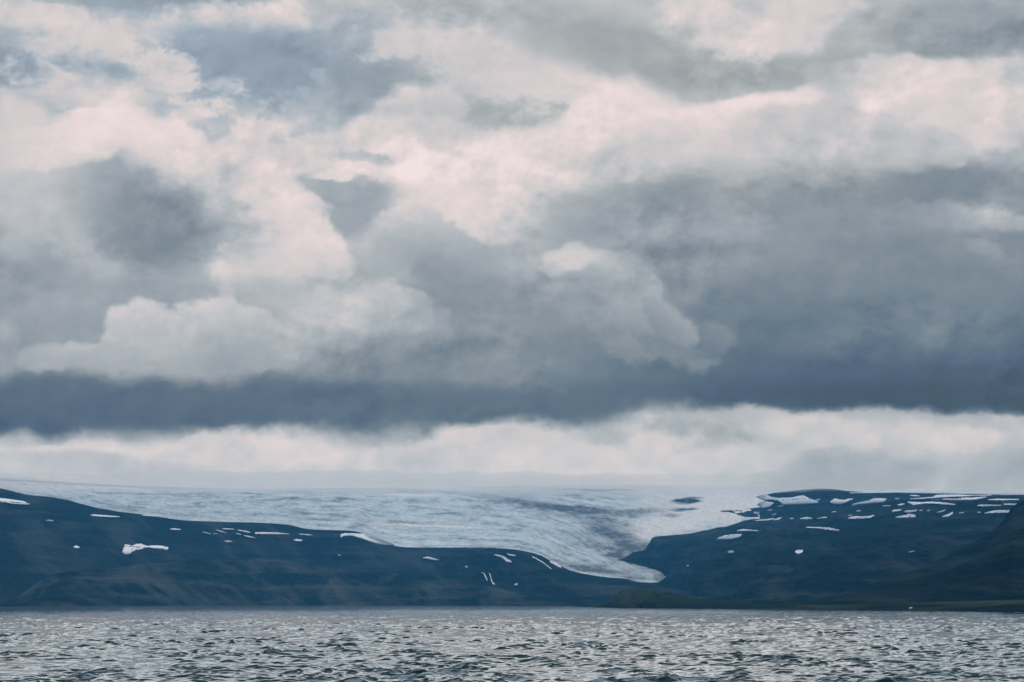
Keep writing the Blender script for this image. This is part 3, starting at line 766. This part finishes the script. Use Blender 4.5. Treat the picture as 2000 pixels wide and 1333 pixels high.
L_, R_, S_ = left_mountain, right_mountain, spur
PATCHES = [
 (L_, [(-10,972,980),(0,973,981),(25,976,984),(45,979,985),(57,984,985)], 'long white snow streak cut by the left edge, highest on the left mountain'),
 (L_, [(90,1016,1017),(97,1015.5,1017),(104,1017,1017.6)], 'faint thin snow fleck below the highest streak of the left mountain'),
 (L_, [(177,1006,1006.8),(184,1004.8,1008),(190,1005.5,1008.5),(210,1007,1009.6),(233,1009,1010)], 'thin tapering snow streak just under the ridge of the left mountain, alone'),
 (L_, [(143,1068,1068.8),(149,1066,1070.8),(155,1068.3,1069)], 'small diamond-shaped snow patch to the left of the big ragged patch'),
 (L_, [(239,1078,1080),(243,1064,1082.5),(252,1064,1082),(257,1067,1078),(265,1063,1074),(275,1062,1073),(280,1064,1070.5),(286,1066.5,1069.5),(289,1066.5,1069),(300,1065.5,1071),(315,1066,1073),(327,1069,1074),(328,1069,1073)], 'largest ragged snow patch of the left mountain, club-shaped with a long tail'),
 (L_, [(332,1033.2,1034),(340,1032,1035),(353,1033.8,1034.4)], 'small lens of snow under the glacier edge, above the big ragged patch'),
 (L_, [(395,1038.8,1039.8),(403,1040,1041.6),(411,1042.6,1043.4)], 'thin slanting snow sliver, leftmost of the cluster below the glacier'),
 (L_, [(416,1041.8,1042.6),(424,1042.6,1043.4)], 'tiny snow dash right beside the leftmost sliver of the cluster'),
 (L_, [(422,1034.8,1035.6),(432,1037.2,1039),(441,1040.6,1041.4)], 'slanting snow sliver in the middle of the cluster, pointing down right'),
 (L_, [(435,1032,1033.4),(445,1032.4,1034.2),(457,1033.6,1034.4)], 'flat snow streak topmost in the cluster below the glacier'),
 (L_, [(461,1041.6,1042.6),(470,1043.4,1044.4)], 'tiny slanting snow dash low in the cluster, beside a longer sliver'),
 (L_, [(464,1034.8,1035.8),(475,1036,1038.6),(488,1039.2,1041)], 'slanting snow sliver right of the flat topmost streak of the cluster'),
 (L_, [(476,1045.6,1046.4),(486,1047.2,1050),(499,1050.6,1051.4)], 'slanting snow sliver lowest in the cluster, left of the long streak'),
 (L_, [(438,1056.6,1057.4),(445,1056,1058.8),(453,1057.4,1058.2)], 'small snow patch lying alone below the cluster of slivers'),
 (L_, [(498,1040,1043),(515,1039.6,1043.6),(535,1040,1043.8),(552,1041.6,1043.8),(565,1043,1043.8)], 'long flat snow streak with a blunt left end right of the cluster'),
 (L_, [(573,1054.6,1055.4),(580,1053,1057.2),(590,1055,1057)], 'small wedge of snow below the long flat streak'),
 (L_, [(584,1042.8,1043.8),(598,1043.4,1045.6),(610,1045.2,1046.2)], 'thin snow dash to the right of the long flat streak'),
 (L_, [(660,1083.4,1085),(665,1083.8,1085.2)], 'tiny snow dot alone on the slope below the snow bank'),
 (L_, [(665,1044,1050),(670,1042,1047.5),(685,1041.8,1046),(700,1042.6,1050),(715,1044,1055),(730,1047.5,1060.5),(745,1052,1063.5),(758,1058,1064.5),(770,1062,1065.5)], 'broad bright snow bank leaning against the lower edge of the glacier'),
 (L_, [(826,1089.6,1090.6),(835,1087.6,1091.6),(845,1090,1093.8),(858,1093.8,1095)], 'ragged snow patch alone in the middle, under the ice edge'),
 (L_, [(909,1106,1108.2),(913,1106,1108.2)], 'tiny snow dot just above and left of the waterfall'),
 (L_, [(965,1083,1084.6),(975,1084,1087.4),(983,1086.5,1091.4),(990,1091,1097.8),(999,1096.4,1098.6)], 'curved snow ramp bending downward above the waterfall'),
 (L_, [(991,1081.4,1082.8),(997,1083,1085.4),(1007,1084.4,1086.2)], 'small double snow fleck close above the curved snow ramp'),
 (L_, [(1040,1087,1089),(1048,1090.6,1092.6),(1060,1097.6,1099.2),(1077,1111,1112.6)], 'thin faint snow line running down the rock nose beside the tongue'),
 (L_, [(1074,1095,1098),(1082,1095.6,1103.4),(1090,1099,1107),(1096,1105.4,1109)], 'bright snow wedge on the rock nose, against the edge of the tongue'),
 (L_, [(1005,1141.4,1144),(1011,1139.4,1142)], 'tiny bright snow spot low down to the right of the waterfall'),
 (L_, [(278,1006,1007.4),(300,1007.6,1009),(322,1009.4,1011.4),(341,1013.6,1014.6)], 'thin white snow rim along the ridge where rock meets ice'),
 (R_, [(1440,1036,1037),(1450,1033.8,1037.4),(1460,1034.4,1037),(1481,1036.4,1037.2)], 'flat snow patch with a pointed right end, nearest below the snowy inlet'),
 (R_, [(1401,1051.4,1052.6),(1415,1046,1053),(1430,1044,1052.2),(1445,1043.6,1049),(1449,1043.4,1044.6)], 'leaf-shaped snow patch, lowest large one left on the right mountain'),
 (R_, [(1422,1077,1078),(1428,1075,1079.2),(1434,1077,1078.6)], 'small oval snow patch alone below the leaf-shaped patch'),
 (R_, [(1341,1104.8,1105.6),(1345,1104,1106.2)], 'tiny snow dot alone on the slope beside the glacier tongue'),
 (R_, [(1449,1013,1020.5),(1455,1011,1019.6),(1465,1013.2,1017.4),(1480,1014,1017.4),(1500,1013,1016.6),(1511,1011.6,1014)], 'snowy inlet reaching right from the ice into the dark rock'),
 (R_, [(1478,969.4,970.4),(1488,966.6,975.4),(1497,966,976),(1505,970.8,976.2),(1520,973,977.6),(1530,972.6,985),(1545,972.4,985.2),(1560,969,984.6),(1570,968,984.2),(1580,973.4,983.6),(1590,977.6,983),(1598,980.4,982.4)], 'large ragged snowfield under the clouded summit of the right mountain'),
 (R_, [(1590,977.4,978.2),(1597,975.8,977.8),(1602,974.8,976)], 'small snow fleck just off the upper right of the large ragged snowfield'),
 (R_, [(1479,984.6,985.6),(1488,980,990.4),(1496,979.5,990),(1504,981,989.4),(1511,982,983.2)], 'pointed snow tooth left below the large ragged snowfield'),
 (R_, [(1520,988.6,990),(1530,986.6,988)], 'tiny snow dash between the pointed tooth and the ragged snowfield'),
 (R_, [(1500,996.6,997.6),(1508,995.4,996.6)], 'tiny snow dash above the snowy inlet, below the pointed tooth'),
 (R_, [(1508,1005.6,1006.4),(1516,1003.2,1004.6)], 'tiny slanting snow dash above the small wing-shaped patch'),
 (R_, [(1622,979.4,982),(1630,974,984.4),(1640,976,985),(1650,977,983.2),(1655,974.4,980),(1666,974,975.6)], 'branching snow patch right of the large ragged snowfield'),
 (R_, [(1666,984.4,985.8),(1680,981,984.6),(1695,978.6,983.6),(1708,973.4,982),(1725,973.8,981),(1731,974,975.6)], 'snow patch rising to a hump on its right, second from the ragged snowfield'),
 (R_, [(1665,986.6,987.6),(1680,987,988)], 'hair-thin snow line just below the humped patch'),
 (R_, [(1725,987.4,988.4),(1739,987.6,988.6)], 'thin snow dash right of and below the humped patch'),
 (R_, [(1749,973.4,974.8),(1756,973.8,975)], 'tiny snow spot between the humped patch and the great snowfield'),
 (R_, [(1753,985.8,987),(1760,984,987.4),(1767,983.8,984.8)], 'small snow wedge left of the long drifting streak'),
 (R_, [(1778,967.4,968.6),(1785,967,969.6),(1797,968.6,969.6)], 'thin snow dash above the left end of the great snowfield'),
 (R_, [(1778,974,975),(1800,972.6,975.2),(1822,971,975.6),(1828,967,975.8),(1845,966.6,976.4),(1870,966.4,977),(1900,968,977),(1918,967.4,974),(1937,966.6,968)], 'great white snowfield across the top of the right mountain'),
 (R_, [(1773,980,981.4),(1785,980.6,986.6),(1800,981.4,984.6),(1820,980,983.6),(1845,982,985),(1866,985,986.2)], 'long drifting snow streak directly below the great snowfield'),
 (R_, [(1743,996.8,999.6),(1750,996,999.2),(1760,995,997.4)], 'snow patch with a thick left end, first in the lower row of flecks'),
 (R_, [(1768,998,999.6),(1774,997,1000.8),(1783,996.6,999.4),(1791,996,997.6)], 'forked snow patch, second in the lower row of flecks'),
 (R_, [(1796,996.4,997.6),(1802,996,997.4)], 'tiny snow dot right of the forked patch'),
 (R_, [(1812,996.2,997.8),(1817,996.4,997.8)], 'tiny snow dot midway between the forked patch and the slanting fleck'),
 (R_, [(1831,1000.4,1001.4),(1840,997.6,1000),(1847,995.8,997.2)], 'slanting snow fleck rising to the right, above the steep slash'),
 (R_, [(1841,1008.4,1009.6),(1852,1004.4,1009.4),(1861,999.6,1004)], 'steep snow slash climbing to the right, lowest of its row'),
 (R_, [(1750,1009.6,1011),(1765,1007,1011),(1775,1004,1011),(1788,1005.4,1010)], 'hump-backed snow patch, middle of the lowest row'),
 (R_, [(1657,1011.4,1012.6),(1670,1008.6,1013.8),(1685,1009,1013),(1700,1008,1011.6),(1707,1005.8,1008)], 'long upturned snow patch, largest of the lowest row'),
 (R_, [(1657,1006.6,1007.6),(1664,1006,1007)], 'tiny snow dash above the left end of the long upturned patch'),
 (R_, [(1673,997.8,999),(1681,997.2,998.4)], 'small snow dot alone above the long upturned patch'),
 (R_, [(1624,1000,1001),(1632,998.8,1000.4)], 'small snow dot alone above the thin sagging streak'),
 (R_, [(1563,1012.6,1013.8),(1575,1010,1014),(1586,1012,1013.6)], 'flat triangular snow patch, left in the lowest row'),
 (R_, [(1597,1012.2,1013.2),(1607,1010.6,1012.2),(1615,1009.8,1011)], 'thin snow wing right of the flat triangular patch'),
 (R_, [(1543,1012.4,1013.6),(1550,1012,1013.2)], 'tiny snow dot left of the flat triangular patch'),
 (R_, [(1510,1015.4,1016.4),(1520,1012,1015.4),(1526,1010.8,1012)], 'small wing-shaped snow patch at the tip of the snowy inlet'),
 (R_, [(1575,1029.4,1030.8),(1600,1029.8,1032),(1620,1031,1035),(1639,1035,1037)], 'thin sagging snow streak, lowest long one of the right mountain'),
 (R_, [(1553,1076.6,1078.4),(1559,1074,1082.6),(1563,1075,1081.6),(1568,1074,1078)], 'compact snow clump alone low on the right mountain'),
 (R_, [(1776,1077.6,1078.8),(1786,1075.8,1077.4)], 'small snow dash alone low on the shaded right slope'),
 (R_, [(1924,1001.6,1003),(1940,997.6,1002),(1955,996.6,1001.6),(1972,996.6,1001.4)], 'flat snow patch ending against the dark spur at the right'),
 (R_, [(1910,999.8,1001.6),(1916,1000.2,1001.6)], 'tiny snow dot left of the patch that ends against the spur'),
 (R_, [(1874,1001.8,1003),(1883,1000,1001.4)], 'small snow fleck right of the steep slash'),
 (R_, [(1910,986.6,988),(1930,986,988.6),(1956,986.8,987.8)], 'thin level snow line left above the dark spur'),
 (R_, [(1960,984.4,985.8),(1975,984,986.2),(1989,984.2,985.4)], 'short level snow line at the right, nearest the crest of the spur'),
 (R_, [(1930,975.8,977),(1950,974.6,977.2),(1990,975,976.8)], 'long level snow streak at the far right under the summit plateau'),
 (R_, [(1660,962.6,964),(1690,961.8,963.6),(1750,961.6,963),(1800,962,963.6),(1880,963.2,965.4),(1960,964.4,967),(2010,964.8,967)], 'white snow rim along the flat summit plateau of the right mountain'),
]
for land, cols, label in PATCHES:
    snow(land, cols, label)

# rock standing out of the ice beside the right mountain
SNOWCAP = Land.__new__(Land)
def ice_locate(pu, pv): return ICE_D(pv)
SNOWCAP.locate = ice_locate
snow(SNOWCAP, [(1408,998,998.8),(1420,997.2,999.6),(1432,996.8,1002),(1440,995.4,1005),(1455,994,1009.4),(1470,993,1010.2),(1482,991.4,1009.6),(1500,989.6,1008)], 'dark rock spur jutting left into the snow beside the right mountain', mat=MAT_MOUNTAIN, name='rock_outcrop', cat='rock outcrop', group='rocks showing through the ice')
snow(SNOWCAP, [(1318,976,977.4),(1330,975,979.6),(1345,974.8,981),(1358,975.4,980),(1366,976.8,978)], 'small dark rock outcrop alone in the upper ice', mat=MAT_MOUNTAIN, name='rock_outcrop', cat='rock outcrop', group='rocks showing through the ice')

# twin waterfall
def waterfall():
    root = bpy.data.objects.new('waterfall', None); COL.objects.link(root)
    y = left_mountain.locate(952, 1140); root.location = (float(bearing(952) * y), y, float(CAM_H + climb(1140) * y))
    tag(root, 'thin white twin waterfall dropping over a dark ledge', 'waterfall')
    bpy.context.view_layer.update()
    for pts in ([(940,1117.8,1118.4),(944,1118.4,1120),(946,1120,1123.5),(948,1122.6,1129),(950,1128,1133),(952,1132.4,1135)], [(955,1119,1120.2),(957,1120,1125),(958.6,1124,1132),(960,1131,1137.6),(962.6,1137,1141),(967,1141.2,1142.4)]):
        o = snow(left_mountain, pts, None, jag=0.3, name='stream', cat=None, group=None)
        o.parent = root; o.matrix_parent_inverse = root.matrix_world.inverted()
waterfall()

# small white cabin on the right shore
def cabin():
    m, N, b = material('white boards'); b.inputs['Base Color'].default_value = (0.8, 0.8, 0.8, 1); b.inputs['Roughness'].default_value = 0.6
    r, N2, b2 = material('pale sheet roof'); b2.inputs['Base Color'].default_value = (0.62, 0.66, 0.70, 1); b2.inputs['Roughness'].default_value = 0.4
    g, N3, b3 = material('dark pane'); b3.inputs['Base Color'].default_value = (0.02, 0.025, 0.03, 1); b3.inputs['Roughness'].default_value = 0.1
    y = knoll.locate(1778, 1189.4)
    root = bpy.data.objects.new('cabin', None); COL.objects.link(root)
    root.location = (float(bearing(1778) * y), y - 2.0, float(CAM_H + climb(1189.6) * y)); root.rotation_euler = (0, 0, math.radians(12))
    tag(root, 'tiny white cabin with a pale roof on the dark right shore', 'cabin')
    def box(name, x0, x1, y0, y1, z0, z1, mat):
        v = [(x, yy, z) for z in (z0, z1) for yy in (y0, y1) for x in (x0, x1)]
        me = bpy.data.meshes.new(name); me.from_pydata(v, [], [(0,2,3,1),(4,5,7,6),(0,1,5,4),(2,6,7,3),(0,4,6,2),(1,3,7,5)]); me.materials.append(mat)
        o = bpy.data.objects.new(name, me); COL.objects.link(o); o.parent = root; return o
    box('wall', -1.6, 1.6, -1.2, 1.2, -0.6, 1.1, m)
    me = bpy.data.meshes.new('roof')
    p = []
    for x in (-1.8, 1.8):
        p += [(x, -1.4, 1.05), (x, 0, 1.75), (x, 1.4, 1.05), (x, 1.4, 1.15), (x, 0, 1.87), (x, -1.4, 1.15)]
    f = [tuple(range(6))[::-1], tuple(range(6, 12))] + [(i, (i + 1) % 6, (i + 1) % 6 + 6, i + 6) for i in range(6)]
    me.from_pydata(p, [], f); me.materials.append(r); o = bpy.data.objects.new('roof', me); COL.objects.link(o); o.parent = root
    box('door', -0.3, 0.3, -1.24, -1.203, -0.5, 0.85, r)
    box('window', 0.75, 1.25, -1.24, -1.203, 0.25, 0.75, g)
cabin()

# ------------------------------------------------------------------ the water: one sheet of wind waves out to the far shore
def water():
    m, N, b = material('sea water')
    p = N.n.new('ShaderNodeNewGeometry').outputs['Position']
    b.inputs['Base Color'].default_value = (0.004, 0.030, 0.036, 1)
    b.inputs['Roughness'].default_value = 0.08; b.inputs['IOR'].default_value = 1.333
    r1 = N.noise(N.vec('MULTIPLY', p, (1.5, 2.2, 0.5)), 1.0, 4.0, 0.6)
    bm = N.n.new('ShaderNodeBump'); bm.inputs['Strength'].default_value = 1.0; bm.inputs['Distance'].default_value = WAVE_BUMP
    gusts = N.noise(N.vec('MULTIPLY', p, (0.06, 0.014, 0)), 1.0, 5.0, 0.6)
    N.put(bm.inputs['Distance'], N.rng(gusts, 0.36, 0.64, 0.2 * WAVE_BUMP, 2.4 * WAVE_BUMP))
    N.put(bm.inputs['Height'], r1); N.put(b.inputs['Normal'], bm.outputs[0])
    near = np.linspace(6, 230, 70)
    far = 230 * np.exp(np.linspace(0, math.log(11000 / 230.0), 1900)[1:])
    out = np.array([12500., 15400])
    ys = np.concatenate([near, far, out])
    dense = np.linspace(-0.24, 0.24, 640); side = np.linspace(0.26, 1.6, 26)
    k = np.concatenate([-side[::-1], dense, side])
    K, Y = np.meshgrid(k, ys); X = K * Y
    gap = np.gradient(ys)[:, None] * np.ones_like(K)
    gx = np.gradient(k)[None, :] * Y
    Z = np.zeros_like(X); DX = np.zeros_like(X); DY = np.zeros_like(X)
    r = np.random.default_rng(12)
    for i in range(120):
        lam = 0.8 * (9.0 / 0.8) ** r.random()
        th = r.normal(math.radians(264), math.radians(28))       # blown towards the camera, a little across
        kx, ky = math.cos(th) * 2 * math.pi / lam, math.sin(th) * 2 * math.pi / lam
        kk = 2 * math.pi / lam
        amp = WAVE_SLOPE / kk * (0.6 + 0.8 * r.random()) * float(np.interp(lam, [1.0, 2, 4, 8, 13], [1.0, 1.1, 0.95, 0.95, 0.75]))
        fade = np.clip(lam / (1.6 * gap) - 0.4, 0, 1) * np.clip(lam / (1.6 * gx) - 0.4, 0, 1)
        ph = kx * X + ky * Y + r.random() * 6.283
        Z += fade * amp * np.cos(ph)
        DX -= fade * amp * 0.75 * kx / kk * np.sin(ph); DY -= fade * amp * 0.75 * ky / kk * np.sin(ph)
    gust = np.clip(1.0 + 1.1 * fbm(X / 30.0, Y / 110.0, 5, 0.6, 5), 0.35, 1.8)
    tag(grid_mesh('water', X + DX * gust, Y + DY * gust, Z * gust, m), kind='structure')
WAVE_SLOPE, WAVE_BUMP = 0.041, 0.020
water()

# ------------------------------------------------------------------ the air: one even haze round everything
def box_volume(name, lo, hi, color, density, aniso=0.0):
    v = [(x, y, z) for z in (lo[2], hi[2]) for y in (lo[1], hi[1]) for x in (lo[0], hi[0])]
    me = bpy.data.meshes.new(name); me.from_pydata(v, [], [(0,2,3,1),(4,5,7,6),(0,1,5,4),(2,6,7,3),(0,4,6,2),(1,3,7,5)])
    m = bpy.data.materials.new(name); m.use_nodes = True; t = m.node_tree; t.nodes.clear()
    pv = t.nodes.new('ShaderNodeVolumePrincipled'); o = t.nodes.new('ShaderNodeOutputMaterial'); t.links.new(pv.outputs[0], o.inputs['Volume'])
    pv.inputs['Color'].default_value = color; pv.inputs['Density'].default_value = density; pv.inputs['Anisotropy'].default_value = aniso
    me.materials.append(m)
    ob = bpy.data.objects.new(name, me); COL.objects.link(ob)
    return ob, Nodes(t), pv
HAZE, HAZE_COLOR = 2.8e-5, (0.13, 0.55, 1.0, 1)
haze, _, _ = box_volume('haze', (-26000, -400, -3), (26000, 15600, 800), HAZE_COLOR, HAZE)
tag(haze, kind='stuff')

# a low bank of fog lying along the edge of the ice cap and across the summit plateau
def fog_bank():
    n, q = 210, 20
    us_ = np.linspace(-280, 1860, n); s_ = np.linspace(0, 1, n)
    env = np.sqrt(np.clip(1 - (2 * s_ - 1) ** 2, 0, 1)) ** 0.7 * np.interp(us_, [-280, 100, 450], [0.45, 0.5, 1.0])
    nz = np.array([fbm(np.array([x / 90.0]), np.array([3.3]), 4, 0.6, 55)[0] for x in us_])
    nc = np.array([fbm(np.array([x / 160.0]), np.array([8.1]), 3, 0.6, 56)[0] for x in us_])
    yc = np.interp(us_, [-280, 330, 1300, 1470, 1860], [13000, 13000, 12600, 10800, 9900])
    vc = np.interp(us_, [-280, 0, 200, 330, 700, 1200, 1500, 1640, 1860], [924, 930, 939, 942, 944, 947, 945, 944, 943]) + 5 * nc
    vs = []
    for k in range(n):
        zc = CAM_H + climb(vc[k]) * yc[k]
        rz = max(0.5, env[k] * (58 + 34 * nz[k]) * yc[k] / 13000.0); ry = max(5.0, env[k] * 560)
        for a in range(q):
            th = 2 * math.pi * a / q
            vs.append((float(bearing(us_[k]) * yc[k]), yc[k] + ry * math.cos(th), float(zc + rz * math.sin(th))))
    fs = [(k * q + a, k * q + (a + 1) % q, (k + 1) * q + (a + 1) % q, (k + 1) * q + a) for k in range(n - 1) for a in range(q)]
    fs += [tuple(range(q))[::-1], tuple((n - 1) * q + a for a in range(q))]
    me = bpy.data.meshes.new('fog'); me.from_pydata(vs, [], fs)
    import bmesh
    bm_ = bmesh.new(); bm_.from_mesh(me); bmesh.ops.recalc_face_normals(bm_, faces=bm_.faces); bm_.to_mesh(me); bm_.free()
    m = bpy.data.materials.new('fog'); m.use_nodes = True; t = m.node_tree; t.nodes.clear()
    pv = t.nodes.new('ShaderNodeVolumePrincipled'); o = t.nodes.new('ShaderNodeOutputMaterial'); t.links.new(pv.outputs[0], o.inputs['Volume'])
    pv.inputs['Color'].default_value = (0.99, 0.95, 0.90, 1); pv.inputs['Density'].default_value = 0.0011; pv.inputs['Anisotropy'].default_value = 0.82
    me.materials.append(m)
    ob = bpy.data.objects.new('fog', me); COL.objects.link(ob); tag(ob, kind='stuff')
fog_bank()

# ------------------------------------------------------------------ daylight
sl = bpy.data.lights.new('sun', 'SUN'); sl.energy = 1.5; sl.angle = math.radians(22); sl.color = (1.0, 0.90, 0.80)
so = bpy.data.objects.new('sun', sl); COL.objects.link(so)
so.rotation_euler = (math.radians(90 - SUN_ELEV), 0, math.radians(180 - SUN_AZ))
so.location = (0, 0, 3000)

scene.cycles.use_adaptive_sampling = True; scene.cycles.adaptive_threshold = 0.02; scene.cycles.adaptive_min_samples = 10
scene.cycles.use_denoising = True
scene.cycles.max_bounces = 4; scene.cycles.diffuse_bounces = 1; scene.cycles.glossy_bounces = 2; scene.cycles.transmission_bounces = 2; scene.cycles.volume_bounces = 2
scene.cycles.caustics_reflective = False; scene.cycles.caustics_refractive = False
